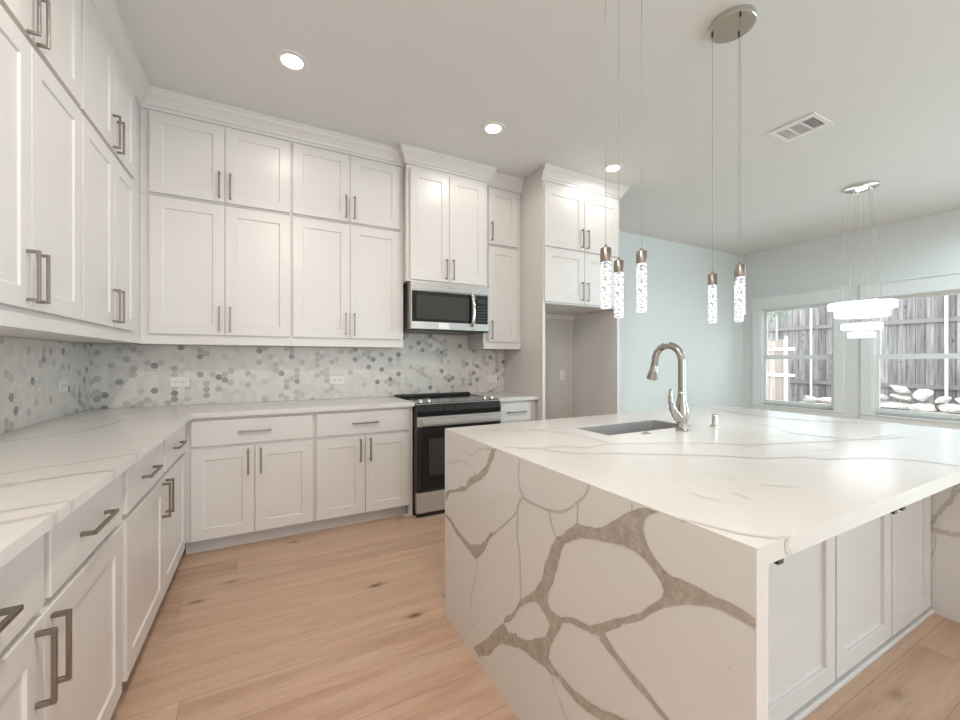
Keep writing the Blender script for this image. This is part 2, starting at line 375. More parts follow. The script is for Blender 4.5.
# ---------------------------------------------------------------- cabinet builder (local: x along the run, front at y=0 facing -y)
def shaker(x0, x1, z0, z1, y=0.0, th=0.02, rail=0.07, rec=0.007):
    bm = bmesh.new(); f = y-th
    def q(a, b, c, d, yy): return [bm.verts.new(p) for p in ((a, yy, c), (b, yy, c), (b, yy, d), (a, yy, d))]
    o = q(x0, x1, z0, z1, f); i1 = q(x0+rail, x1-rail, z0+rail, z1-rail, f); i2 = q(x0+rail+0.004, x1-rail-0.004, z0+rail+0.004, z1-rail-0.004, f+rec)
    bk = q(x0, x1, z0, z1, y)
    for k in range(4):
        j = (k+1) % 4
        bm.faces.new((o[k], o[j], i1[j], i1[k])); bm.faces.new((i1[k], i1[j], i2[j], i2[k])); bm.faces.new((o[j], o[k], bk[k], bk[j]))
    bm.faces.new(i2); bm.faces.new(bk[::-1]); return bm
def pull_v(x, zc, y, L=0.175):
    w, d = 0.011, 0.034
    return B((x-w/2, x+w/2, y-d, y-d+0.009, zc-L/2, zc+L/2), (x-w/2, x+w/2, y-d+0.009, y, zc-L/2, zc-L/2+w), (x-w/2, x+w/2, y-d+0.009, y, zc+L/2-w, zc+L/2))
def pull_h(xc, z, y, L=0.19):
    w, d = 0.011, 0.034
    return B((xc-L/2, xc+L/2, y-d, y-d+0.009, z-w/2, z+w/2), (xc-L/2, xc-L/2+w, y-d+0.009, y, z-w/2, z+w/2), (xc+L/2-w, xc+L/2, y-d+0.009, y, z-w/2, z+w/2))
def door(root, x0, x1, z0, z1, hx=None, hz=None, L=0.175, nm='door', mat=None):
    d = make(nm, shaker(x0, x1, z0, z1), mat or M['cabinet'], root, bevel=0.0015)
    if hx is not None: make('handle', pull_v(hx, hz, -0.02, L), M['nickel'], d, bevel=0.0015)
    return d
def drawer(root, x0, x1, z0, z1, L=0.19):
    d = make('drawer', B((x0, x1, -0.02, 0, z0, z1)), M['cabinet'], root, bevel=0.003)
    make('handle', pull_h((x0+x1)/2, (z0+z1)/2, -0.02, L), M['nickel'], d, bevel=0.0015)
def rect_hole_body(x0, x1, y0, y1, z0, z1): return B((x0, x1, y0, y1, z0, z1))

BASE_Z = (0.10, 0.677, 0.697, 0.862)
def base_cabinet(name, label, loc, rotz, w, drawers, doors, group, depth=0.58, toe='toe', foot=False, toe_in=0.06):
    r = thing(name, label, 'cabinet', loc, rotz, group)
    make('cabinet_box', B((0, w, 0, depth, 0.095, 0.882)), M['cabinet'], r, bevel=0.001)
    make('toe_kick', B((0, w-(0.03 if foot else 0), toe_in, toe_in+0.018, 0, 0.095)), M[toe], r)
    if foot: make('foot', B((w-0.03, w, 0.0, 0.05, 0, 0.095), (w-0.07, w-0.03, 0.012, 0.03, 0, 0.016)), M['cabinet'], r, bevel=0.001)
    for a, b in drawers: drawer(r, a, b, BASE_Z[2], BASE_Z[3])
    for a, b, side in doors: door(r, a-(0.0013 if side == 'l' else 0), b+(0.0013 if side == 'r' else 0), BASE_Z[0], BASE_Z[1], (b-0.034 if side == 'r' else a+0.034), 0.577, 0.166)
    return r
G_BASE = 'white base cabinets under the counters'
# back run: face frame at y = 3.12
base_cabinet('base_cabinet', 'white two-door base cabinet on the back wall at the inside corner', (-0.4645, 3.12, 0), 0, 0.762, [(0.0365, 0.750)], [(0.0365, 0.3865, 'r'), (0.3925, 0.750, 'l')], G_BASE, depth=0.56)
base_cabinet('base_cabinet', 'white two-door base cabinet immediately left of the range', (0.298, 3.12, 0), 0, 0.732, [(0.012, 0.700)], [(0.012, 0.352, 'r'), (0.358, 0.700, 'l')], G_BASE, depth=0.56, foot=True)
base_cabinet('base_cabinet', 'slim white base cabinet between the range and the tall refrigerator cabinet', (1.812, 3.12, 0), 0, 0.42, [(0.03, 0.36)], [(0.03, 0.36, 'l')], G_BASE, depth=0.56)
# left run: face frame at x = -0.465, local x runs along +Y
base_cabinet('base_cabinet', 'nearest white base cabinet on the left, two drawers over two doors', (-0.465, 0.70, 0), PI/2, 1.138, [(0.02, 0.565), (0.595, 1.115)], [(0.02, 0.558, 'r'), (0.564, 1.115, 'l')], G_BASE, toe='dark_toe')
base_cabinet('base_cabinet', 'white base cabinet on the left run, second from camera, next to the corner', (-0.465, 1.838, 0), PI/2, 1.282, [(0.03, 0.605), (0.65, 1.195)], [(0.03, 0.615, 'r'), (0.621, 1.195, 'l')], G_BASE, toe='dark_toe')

UP = (1.36, 1.425, 2.335, 2.36, 2.895)
def wall_cabinet(label, loc, rotz, w, doors, group, z0=UP[0], z1=2.347, dz=(UP[1], UP[2]), hz=1.537, depth=0.315, rail=True, name='wall_cabinet'):
    r = thing(name, label, 'cabinet', loc, rotz, group)
    make('cabinet_box', B((0, w, 0, depth, z0, z1)), M['cabinet'], r, bevel=0.001)
    if rail: make('light_rail', B((0.0005, w-0.0005, -0.010, -0.0002, z0-0.004, z0+0.046)), M['cabinet'], r, bevel=0.002)
    for a, b, side in doors: door(r, a-(0.0013 if side == 'l' else 0), b+(0.0013 if side == 'r' else 0), dz[0], dz[1], (b-0.03 if side == 'r' else a+0.03), hz)
    return r
G_LOW = 'tall lower row of white wall cabinets'; G_TOP = 'short upper row of white wall cabinets'
def pair(loc, rotz, w, doors, lab_low, lab_top, depth=0.315, ht=2.475):
    wall_cabinet(lab_low, loc, rotz, w, doors, G_LOW, depth=depth)
    wall_cabinet(lab_top, loc, rotz, w, doors, G_TOP, z0=2.349, z1=CEIL-0.004, dz=(UP[3], UP[4]), hz=ht, depth=depth, rail=False, name='upper_wall_cabinet')
pair((-0.74, 3.38, 0), 0, 0.900, [(0.052, 0.472, 'r'), (0.478, 0.892, 'l')], 'wide white wall cabinet with tall doors on the back wall at the corner', 'short white wall cabinet on the back wall at the corner, under the crown')
pair((0.16, 3.38, 0), 0, 0.872, [(0.010, 0.425, 'r'), (0.431, 0.842, 'l')], 'tall-door white wall cabinet just left of the microwave', 'short white wall cabinet under the crown, just left of the microwave cabinet')
pair((1.813, 3.38, 0), 0, 0.424, [(0.048, 0.378, 'l')], 'narrow tall white wall cabinet right of the microwave', 'narrow short white wall cabinet between microwave cabinet and refrigerator tower')
pair((-0.74, 1.475, 0), PI/2, 0.910, [(0.012, 0.478, 'r'), (0.484, 0.902, 'l')], 'nearest tall-door wall cabinet on the left wall, cut by the frame', 'nearest short upper cabinet on the left wall, cut by the frame top', depth=0.34, ht=2.445)
pair((-0.74, 2.386, 0), PI/2, 0.992, [(0.010, 0.424, 'r'), (0.430, 0.795, 'l')], 'tall-door wall cabinet on the left wall, nearer the corner', 'short upper cabinet on the left wall, nearer the corner', depth=0.34, ht=2.455)
r = wall_cabinet('white two-door cabinet standing proud above the microwave', (1.035, 3.30, 0), 0, 0.775, [(0.03, 0.385, 'r'), (0.391, 0.745, 'l')], None, z0=1.918, z1=CEIL-0.004, dz=(1.935, 2.872), hz=2.045, depth=0.395, rail=False, name='microwave_cabinet')

# refrigerator tower
r = thing('refrigerator_cabinet', 'tall white refrigerator surround with four doors over an empty alcove', 'cabinet', (2.24, 3.02, 0))
make('side_panel', B((0, 0.03, 0, 0.675, 0, CEIL-0.004)), M['cabinet'], r, bevel=0.0015)
make('side_panel', B((0.945, 0.975, 0, 0.675, 0, CEIL-0.004)), M['cabinet'], r, bevel=0.0015)
make('cabinet_box', B((0.031, 0.944, 0.001, 0.675, 1.775, CEIL-0.004)), M['cabinet'], r, bevel=0.001)
make('cleat', B((0.031, 0.944, 0.655, 0.675, 1.715, 1.774)), M['cabinet'], r, bevel=0.002)
for z0, z1, hz in ((1.790, 2.285, 1.91), (2.305, 2.855, 2.42)):
    door(r, 0.012, 0.482, z0, z1, 0.45, hz)
    door(r, 0.488, 0.955, z0, z1, 0.52, hz)

# ---------------------------------------------------------------- quartz surfaces
LIFT = [0]
def lift():
    LIFT[0] = (LIFT[0]+1) % 40; return LIFT[0]*0.000025      # every vein lies a hair above the one before
def ribbon(bm, lay, pts, w, to3, fac, soft=True, jit=0.15, n=5, taper=True):
    P = spline([(a, b, 0) for a, b in pts], n); L = []; o0 = Vector(to3(0.0, 0.0)); o1 = Vector(to3(1.0, 0.0)); o2 = Vector(to3(0.0, 1.0))
    up = (o1-o0).cross(o2-o0).normalized(); up = up if (up.z > 0.5 or up.x < -0.5 or up.y < -0.5) else -up
    up = up*lift()
    for i, p in enumerate(P):
        t = (P[min(i+1, len(P)-1)] - P[max(i-1, 0)]); t = t.normalized() if t.length > 1e-9 else Vector((1, 0, 0))
        nrm = Vector((-t.y, t.x, 0)); k = w*(1 + random.uniform(-jit, jit)*1.5)*0.5
        q = p + nrm*random.uniform(-jit, jit)*w*0.3
        offs = ((-1, 0), (-0.62, 0.75), (0.62, 0.75), (1, 0)) if soft else ((-1, 1), (1, 1))
        row = []
        for o, f in offs:
            s = q + nrm*(o*k); v = bm.verts.new(Vector(to3(s.x, s.y)) + up); v[lay] = fac*f; row.append(v)
        L.append(row)
    for a, b in zip(L, L[1:]):
        for i in range(len(a)-1): bm.faces.new((a[i], a[i+1], b[i+1], b[i]))
def polygon(bm, lay, pts, to3, fac, nrm=(-1, 0, 0), zmin=0.0, zmax=0.9135):
    out = []
    N = len(pts)
    for i in range(N):
        a = Vector(pts[i]); b = Vector(pts[(i+1) % N]); d = b-a; n = max(1, int(d.length/0.016)); nr = Vector((-d.y, d.x)); nr = nr.normalized() if nr.length > 1e-9 else nr
        for j in range(n):
            q = a + d*(j/n) + (nr*random.uniform(-0.0025, 0.0025) if j else nr*0)
            out.append((q.x, min(max(q.y, zmin), zmax)))
    clean = []
    for q in out:
        if not clean or (Vector(q)-Vector(clean[-1])).length > 1e-5: clean.append(q)
    from mathutils.geometry import tessellate_polygon
    off = lift(); vs = []
    for y, z in clean:
        v = bm.verts.new(Vector(to3(y, z)) + Vector(nrm)*off); v[lay] = fac; vs.append(v)
    for tr in tessellate_polygon([[Vector((y, z, 0)) for y, z in clean]]):
        try: bm.faces.new([vs[i] for i in tr])
        except ValueError: pass
def new_quartz():
    bm = bmesh.new(); lay = bm.verts.layers.float.new('vein'); return bm, lay
def make_quartz(name, bm, parent=None):
    # normals are already consistent on the slab; veins lie on its faces
    me = bpy.data.meshes.new(name); bm.to_mesh(me); bm.free(); me.materials.append(M['quartz'])
    o = bpy.data.objects.new(name, me); COL.objects.link(o)
    if parent: o.parent = parent
    return o

CT, CB = 0.914, 0.884
LEFTV = [([(-0.967,2.374),(-0.865,2.456),(-0.758,2.590),(-0.726,2.779),(-0.677,2.961),(-0.419,2.990)], 0.022, 0.45),
 ([(-1.05,1.62),(-0.85,1.66),(-0.695,1.706),(-0.639,1.745),(-0.546,1.772),(-0.487,1.818),(-0.416,1.853)], 0.014, 0.55),
 ([(-1.05,1.45),(-0.80,1.50),(-0.648,1.555),(-0.600,1.560),(-0.550,1.580),(-0.493,1.600),(-0.416,1.606)], 0.022, 0.7),
 ([(-0.70,1.50),(-0.622,1.528),(-0.590,1.560)], 0.014, 0.5),
 ([(-0.75,1.22),(-0.522,1.283),(-0.484,1.293),(-0.416,1.308)], 0.012, 0.6),
 ([(-0.70,1.14),(-0.489,1.195),(-0.416,1.22)], 0.020, 0.6),
 ([(-0.911,2.901),(-0.885,3.022),(-0.797,3.295),(-0.671,3.448)], 0.018, 0.4),
 ([(-0.30,3.55),(0.0,3.42),(0.35,3.38),(0.62,3.22),(0.72,3.071)], 0.016, 0.3)]
bm, lay = new_quartz()
prism(bm, [(XL+0.001, 0.70), (-0.415, 0.70), (-0.415, 3.07), (1.031, 3.07), (1.031, YB-0.001), (XL+0.001, YB-0.001)], CB, CT)
bmesh.ops.recalc_face_normals(bm, faces=bm.faces[:])
for p, w, f in LEFTV: ribbon(bm, lay, p, w*1.5, lambda x, y: (x, y, CT+0.0004), f)
for y, w in ((1.856, 0.024), (1.61, 0.03), (1.31, 0.022), (1.224, 0.030)):
    ribbon(bm, lay, [(y, CT-0.001), (y+0.004, 0.900), (y-0.003, CB+0.001)], w, lambda a, z: (-0.4146, a, z), 0.45)
for x, w in ((-0.36, 0.10), (0.70, 0.10)):
    ribbon(bm, lay, [(x-0.05, 0.898), (x, 0.900), (x+0.05, 0.899)], 0.018, lambda a, z: (a, 3.0696, z), 0.3)
ctr = make_quartz('countertop', bm)
tag(ctr, 'L-shaped white quartz countertop along the left and back walls', 'countertop', 'white quartz perimeter counters')
bm, lay = new_quartz()
box(bm, 1.808, 2.238, 3.07, YB-0.001, CB, CT); bmesh.ops.recalc_face_normals(bm, faces=bm.faces[:])
ribbon(bm, lay, [(1.85, 3.5), (2.0, 3.35), (2.2, 3.3)], 0.014, lambda x, y: (x, y, CT+0.0004), 0.4)
tag(make_quartz('countertop', bm), 'short white quartz countertop piece right of the range', 'countertop', 'white quartz perimeter counters')

# ---------------------------------------------------------------- island
IX0, IX1, IY0, IY1, IT = 0.772, 2.95, 0.408, 1.838, 0.038
POLYS = [
[(1.367,0.907),(1.330,0.912),(1.359,0.867),(1.393,0.821),(1.405,0.800),(1.456,0.764),(1.524,0.728),(1.555,0.709),(1.608,0.670),(1.665,0.654),(1.705,0.639),(1.769,0.617),(1.814,0.569),(1.830,0.564),(1.827,0.597),(1.795,0.624),(1.712,0.650),(1.672,0.667),(1.653,0.682),(1.597,0.697),(1.587,0.719),(1.565,0.738),(1.524,0.758),(1.512,0.777),(1.500,0.769),(1.462,0.794),(1.414,0.829),(1.393,0.864)],
[(1.835,0.499),(1.762,0.498),(1.700,0.475),(1.608,0.461),(1.555,0.457),(1.494,0.481),(1.456,0.496),(1.419,0.531),(1.379,0.576),(1.345,0.593),(1.393,0.541),(1.419,0.501),(1.451,0.462),(1.504,0.416),(1.565,0.427),(1.630,0.438),(1.712,0.451),(1.769,0.475),(1.832,0.482)],
[(1.522,0.035),(1.410,0.140),(1.340,0.222),(1.282,0.276),(1.263,0.275),(1.248,0.264),(1.206,0.281),(1.197,0.294),(1.186,0.287),(1.130,0.306),(1.061,0.357),(1.026,0.382),(1.026,0.316),(1.061,0.279),(1.123,0.267),(1.178,0.252),(1.236,0.223),(1.298,0.192),(1.348,0.144),(1.392,0.086),(1.477,0.026)],
[(1.014,0.524),(1.014,0.496),(0.998,0.481),(0.950,0.486),(0.910,0.510),(0.872,0.522),(0.820,0.535),(0.779,0.566),(0.723,0.613),(0.721,0.591),(0.756,0.562),(0.779,0.540),(0.756,0.528),(0.723,0.514),(0.723,0.496),(0.772,0.519),(0.795,0.525),(0.837,0.513),(0.891,0.499),(0.940,0.477),(0.960,0.439),(0.998,0.375),(1.009,0.327),(0.981,0.311),(0.940,0.313),(0.891,0.312),(0.820,0.325),(0.772,0.344),(0.723,0.367),(0.686,0.378),(0.647,0.384),(0.660,0.368),(0.699,0.354),(0.741,0.334),(0.787,0.309),(0.837,0.294),(0.882,0.285),(0.920,0.288),(0.960,0.296),(1.003,0.283),(1.026,0.288),(1.061,0.279),(1.026,0.316),(1.026,0.382),(1.003,0.434),(1.026,0.452),(1.061,0.464),(1.079,0.466),(1.079,0.502)],
[(0.828,0.797),(0.791,0.810),(0.749,0.842),(0.686,0.889),(0.647,0.910),(0.611,0.912),(0.635,0.899),(0.650,0.882),(0.653,0.855),(0.642,0.826),(0.626,0.808),(0.600,0.790),(0.580,0.783),(0.546,0.788),(0.512,0.790),(0.485,0.788),(0.459,0.793),(0.435,0.792),(0.413,0.789),(0.409,0.789),(0.409,0.771),(0.427,0.772),(0.451,0.772),(0.472,0.771),(0.503,0.763),(0.541,0.747),(0.572,0.726),(0.594,0.712),(0.623,0.684),(0.653,0.650),(0.679,0.629),(0.713,0.605),(0.749,0.572),(0.779,0.543),(0.768,0.521),(0.750,0.514),(0.764,0.506),(0.795,0.528),(0.828,0.513),(0.828,0.531),(0.787,0.562),(0.741,0.599),(0.692,0.635),(0.653,0.667),(0.623,0.702),(0.603,0.725),(0.597,0.742),(0.605,0.760),(0.623,0.774),(0.647,0.789),(0.679,0.798),(0.713,0.798),(0.749,0.789),(0.791,0.778),(0.828,0.768)],
[(0.971,0.717),(0.936,0.740),(0.880,0.792),(0.845,0.795),(0.808,0.803),(0.774,0.819),(0.774,0.784),(0.812,0.775),(0.854,0.760),(0.898,0.737),(0.931,0.714),(0.946,0.692),(0.956,0.662),(0.970,0.616),(1.029,0.589),(1.013,0.637),(0.997,0.677)],
[(1.020,0.627),(0.960,0.653),(0.981,0.588),(1.014,0.524),(1.061,0.474),(1.111,0.447),(1.178,0.390),(1.206,0.347),(1.243,0.303),(1.282,0.275),(1.266,0.310),(1.228,0.339),(1.192,0.383),(1.178,0.410),(1.123,0.462),(1.079,0.502),(1.049,0.545)],
[(0.791,0.517),(0.791,0.535),(0.781,0.545),(0.738,0.518),(0.689,0.501),(0.641,0.491),(0.583,0.470),(0.555,0.459),(0.529,0.453),(0.546,0.438),(0.574,0.444),(0.595,0.460),(0.649,0.474),(0.695,0.485),(0.751,0.503)],
]
THIN = [
[(1.362,0.574),(1.263,0.655),(1.191,0.719),(1.184,0.744),(1.157,0.782),(1.171,0.807),(1.180,0.850),(1.173,0.896),(1.173,0.911)],
[(1.157,0.782),(1.088,0.780),(0.997,0.789),(0.936,0.807),(0.876,0.853),(0.845,0.884),(0.832,0.911)],
[(0.876,0.853),(0.878,0.792)],
[(1.008,0.786),(0.992,0.739),(0.971,0.717)],
[(1.184,0.721),(1.188,0.629),(1.171,0.584),(1.168,0.491),(1.166,0.423)],
[(1.498,0.419),(1.494,0.376),(1.538,0.265),(1.560,0.149),(1.518,0.126),(1.477,0.122)],
[(0.998,0.286),(0.981,0.257),(0.950,0.227),(0.920,0.204),(0.891,0.183)],
[(0.686,0.910),(0.686,0.889)],
]
FAINT = [
[(1.653,0.847),(1.565,0.841),(1.524,0.855),(1.485,0.878),(1.376,0.903)],
[(1.814,0.747),(1.653,0.796),(1.608,0.800),(1.555,0.792),(1.514,0.774)],
]
TOPV = [
([(0.801,1.339),(0.914,1.259),(1.023,1.238),(1.079,1.182),(1.195,1.191),(1.299,1.154),(1.480,1.063),(1.623,0.981),(1.675,0.923),(1.803,0.886),(1.936,0.848),(2.150,0.781),(2.5,0.74)], 0.018, 0.42),
([(0.906,1.247),(0.951,1.165),(1.007,1.104),(1.112,1.057),(1.306,0.928),(1.418,0.847),(1.492,0.777),(1.639,0.718),(1.674,0.668),(1.835,0.605),(1.917,0.518),(1.940,0.425)], 0.014, 0.42),
([(1.142,1.552),(1.218,1.473),(1.237,1.356),(1.224,1.234),(1.232,1.172)], 0.018, 0.25),
([(1.28,1.60),(1.137,1.586),(0.990,1.656),(0.877,1.707)], 0.02, 0.25),
([(0.774,0.560),(0.781,0.542),(0.795,0.503),(0.811,0.457),(0.848,0.417),(0.873,0.409)], 0.012, 0.5),
([(2.267,1.207),(2.259,1.110),(2.153,0.988),(2.166,0.864),(2.236,0.756),(2.471,0.703)], 0.024, 0.30),
([(2.75,1.75),(2.62,1.45),(2.64,1.2),(2.8,0.95),(2.94,0.9)], 0.026, 0.30),
([(0.956,0.664),(0.941,0.624),(0.958,0.593)], 0.004, 0.3), ([(1.041,0.608),(1.035,0.564)], 0.004, 0.3), ([(1.178,0.613),(1.232,0.552)], 0.004, 0.3),
]
SINK = (1.345, 1.925, 1.325, 1.56)
isl = thing('island_countertop', 'white quartz waterfall island top with bold taupe veins on its end', 'countertop')
bm, lay = new_quartz()
xs = [IX0+IT, SINK[0], SINK[1], IX1-IT]; ys = [IY0, SINK[2], SINK[3], IY1]
def grid(zz):
    return [[bm.verts.new((x, y, zz)) for y in ys] for x in xs]
gt, gb = grid(CT), grid(CT-IT)
for i in range(3):
    for j in range(3):
        if (i, j) == (1, 1): continue
        bm.faces.new((gt[i][j], gt[i+1][j], gt[i+1][j+1], gt[i][j+1])); bm.faces.new((gb[i][j], gb[i][j+1], gb[i+1][j+1], gb[i+1][j]))
def wallq(a, b, c, d): bm.faces.new((a, b, c, d))
for i in range(3):
    wallq(gb[i][0], gb[i+1][0], gt[i+1][0], gt[i][0]); wallq(gb[i+1][3], gb[i][3], gt[i][3], gt[i+1][3])
    wallq(gb[0][i+1], gb[0][i], gt[0][i], gt[0][i+1]); wallq(gb[3][i], gb[3][i+1], gt[3][i+1], gt[3][i])
wallq(gb[1][1], gb[1][2], gt[1][2], gt[1][1]); wallq(gb[2][2], gb[2][1], gt[2][1], gt[2][2])
wallq(gb[2][1], gb[1][1], gt[1][1], gt[2][1]); wallq(gb[1][2], gb[2][2], gt[2][2], gt[1][2])
bmesh.ops.recalc_face_normals(bm, faces=bm.faces[:])
for p, w, f in TOPV: ribbon(bm, lay, p, w, lambda x, y: (x, y, CT+0.0004), f)
ribbon(bm, lay, [(0.885, CT-0.002), (0.872, 0.902), (0.874, 0.890), (0.892, CT-IT+0.002)], 0.012, lambda a, z: (a, IY0-0.0004, z), 0.45)
make_quartz('top_slab', bm, isl)
bm, lay = new_quartz()
box(bm, IX0, IX0+IT, IY0, IY1, 0.0, CT)
bmesh.ops.recalc_face_normals(bm, faces=bm.faces[:])
pan = lambda y, z: (IX0-0.0004, y, z)
for p in POLYS: polygon(bm, lay, p, pan, 1.0)
rim = random.Random(3)
for p in THIN: ribbon(bm, lay, p, 0.0055, pan, 0.85, jit=0.3)
for p in FAINT: ribbon(bm, lay, p, 0.012, pan, 0.4, jit=0.3)
ribbon(bm, lay, [(0.409, 0.497), (0.52, 0.452)], 0.002, lambda y, z: (IX0-0.0004, y, z), 0.2)
ribbon(bm, lay, [(0.780, 0.470), (0.792, 0.462), (0.806, 0.472)], 0.03, lambda x, z: (x, IY0-0.0004, z), 0.8)
for k in range(26):
    y = random.uniform(0.42, 1.75); z = random.uniform(0.05, 0.7); a = random.uniform(-0.6, 0.6)
    ribbon(bm, lay, [(y, z), (y+0.012*math.cos(a), z+0.018*math.sin(a)-0.008)], 0.003, pan, 0.3)
make_quartz('waterfall_end', bm, isl)
bm, lay = new_quartz()
box(bm, IX1-IT, IX1, IY0, IY1, 0.0, CT); bmesh.ops.recalc_face_normals(bm, faces=bm.faces[:])
inn = lambda y, z: (IX1-IT-0.0004, y, z)
for p, w in (([(0.62, 0.74), (0.644,0.672),(0.653,0.627),(0.663,0.581),(0.689,0.535),(0.714,0.483),(0.729,0.439),(0.726,0.408)], 0.022), ([(0.735, 0.415), (0.70, 0.414),(0.66,0.412),(0.62,0.416),(0.57,0.40),(0.50,0.37),(0.43,0.36)], 0.030), ([(0.65, 0.62), (0.61, 0.66), (0.56, 0.74)], 0.02), ([(0.714,0.40),(0.718,0.323),(0.732,0.273)], 0.005)):
    ribbon(bm, lay, p, w, inn, 0.9, jit=0.3)
make_quartz('waterfall_end', bm, isl)

ic = thing('island_cabinet', 'white island base with recessed shaker panels between the quartz ends', 'cabinet', (IX0+IT, 0.75, 0))
wI = IX1-IX0-2*IT
make('cabinet_box', B((0.001, wI-0.001, 0.0, IY1-0.75-0.03, 0.0, 0.60), (0.001, wI-0.001, 0.0, 0.50, 0.60, CT-IT-0.001), (0.001, wI-0.001, 0.88, IY1-0.75-0.03, 0.60, CT-IT-0.001)), M['island_paint'], ic, bevel=0.001)
ox = IX0+IT
for a, b in ((0.83, 1.368), (1.374, 1.912), (1.922, 2.430), (2.440, 2.905)):
    make('panel', shaker(a-ox, b-ox, 0.03, 0.868, rail=0.072, rec=0.012), M['island_paint'], ic, bevel=0.0015)
make('base_shoe', B((0.001, wI-0.001, -0.03, 0.0, 0, 0.022)), M['island_paint'], ic, bevel=0.004)
for x in (0.862, 1.40, 1.452):
    make('clip', B((x-0.009, x+0.009, IY0+0.004, IY0+0.022, CT-IT-0.013, CT-IT-0.0005)), M['black'], isl)

# sink, faucet and deck fittings
sk = thing('sink', 'stainless steel undermount sink set in the island', 'sink', (SINK[0], SINK[2], 0.66))
sw, sd, sh = SINK[1]-SINK[0], SINK[3]-SINK[2], CT-0.66-0.003
bm = bmesh.new(); e = -0.0008
outer = [(-e, -e), (sw+e, -e), (sw+e, sd+e), (-e, sd+e)]
g = 0.004; inn_ = [(g, g), (sw-g, g), (sw-g, sd-g), (g, sd-g)]; bot = [(0.012, 0.012), (sw-0.012, 0.012), (sw-0.012, sd-0.012), (0.012, sd-0.012)]
rg = [[bm.verts.new((x, y, z)) for x, y in q] for q, z in ((outer, 0.0), (outer, sh), (inn_, sh), (bot, 0.012))]
for a, b in zip(rg, rg[1:]):
    for i in range(4): bm.faces.new((a[i], a[(i+1) % 4], b[(i+1) % 4], b[i]))
bm.faces.new(rg[0][::-1]); bm.faces.new(rg[3])
make('basin', bm, M['sink_steel'], sk, bevel=0.002)
bm = bmesh.new(); lathe(bm, [(0.02, 0.0125), (0.042, 0.0125), (0.042, 0.016), (0.02, 0.015)], 20, sw/2, sd/2)
make('drain', bm, M['chrome'], sk, smooth=True)

fa = thing('faucet', 'tall brushed nickel pull-down gooseneck faucet beside the sink', 'faucet', (1.74, 1.25, CT))
bm = bmesh.new(); lathe(bm, [(0.029, 0), (0.030, 0.004), (0.030, 0.010), (0.024, 0.014), (0.023, 0.03), (0.029, 0.06), (0.032, 0.085), (0.030, 0.105), (0.024, 0.13), (0.0205, 0.155), (0.018, 0.17), (0.018, 0.178)], 28)
make('body', bm, M['faucet'], fa, smooth=True)
bm = bmesh.new()
arc = [(0, 0, 0.176), (0, 0, 0.25), (0, 0.0, 0.325)] + [(0, 0.075-0.075*math.cos(a), 0.330+0.078*math.sin(a)) for a in [PI*k/10 for k in range(1, 10)]] + [(0, 0.149, 0.325), (0, 0.152, 0.315)]
tube(bm, arc, 0.0172, 16); make('neck', bm, M['faucet'], fa, smooth=True)
bm = bmesh.new()
tube(bm, [(0, 0.152, 0.318), (0, 0.154, 0.311), (0, 0.1545, 0.309), (0, 0.157, 0.29), (0, 0.167, 0.245), (0, 0.169, 0.237)], [0.0180, 0.0180, 0.0165, 0.0185, 0.027, 0.025], 20)
make('spray_head', bm, M['faucet'], fa, smooth=True)
bm = bmesh.new(); lathe(bm, [(0.0185, 0), (0.0200, 0.002), (0.0200, 0.008), (0.0185, 0.010)], 24, 0, 0, 0.176)
make('collar', bm, M['chrome'], fa, smooth=True)
bm = bmesh.new()
tube(bm, spline([(-0.012, 0, 0.055), (-0.035, 0, 0.075), (-0.062, 0, 0.105), (-0.078, 0, 0.145), (-0.082, 0, 0.175), (-0.076, 0, 0.200)], 5), [0.022]*4+[0.020]*4+[0.017]*4+[0.013]*4+[0.010]*4+[0.008]*4+[0.0075]*2, 14)
make('lever', bm, M['faucet'], fa, smooth=True)

sp = thing('soap_dispenser', 'small chrome soap dispenser post right of the faucet', 'soap dispenser', (1.995, 1.25, CT))
bm = bmesh.new(); lathe(bm, [(0.021, 0), (0.022, 0.003), (0.020, 0.008), (0.0135, 0.010)], 20); make('flange', bm, M['chrome'], sp, smooth=True)
bm = bmesh.new(); lathe(bm, [(0.0135, 0.0102), (0.0135, 0.056), (0.0165, 0.057), (0.0165, 0.060), (0.014, 0.062)], 20); make('post', bm, M['chrome'], sp, smooth=True)
ab = thing('air_switch_button', 'low round chrome button on the island in front of the sink', 'button', (1.521, 1.272, CT))
bm = bmesh.new(); lathe(bm, [(0.022, 0), (0.022, 0.004), (0.018, 0.007), (0.013, 0.007)], 20); make('ring', bm, M['chrome'], ab, smooth=True)
bm = bmesh.new(); lathe(bm, [(0.0125, 0.001), (0.0125, 0.009), (0.010, 0.010)], 20); make('push_cap', bm, M['faucet'], ab, smooth=True)

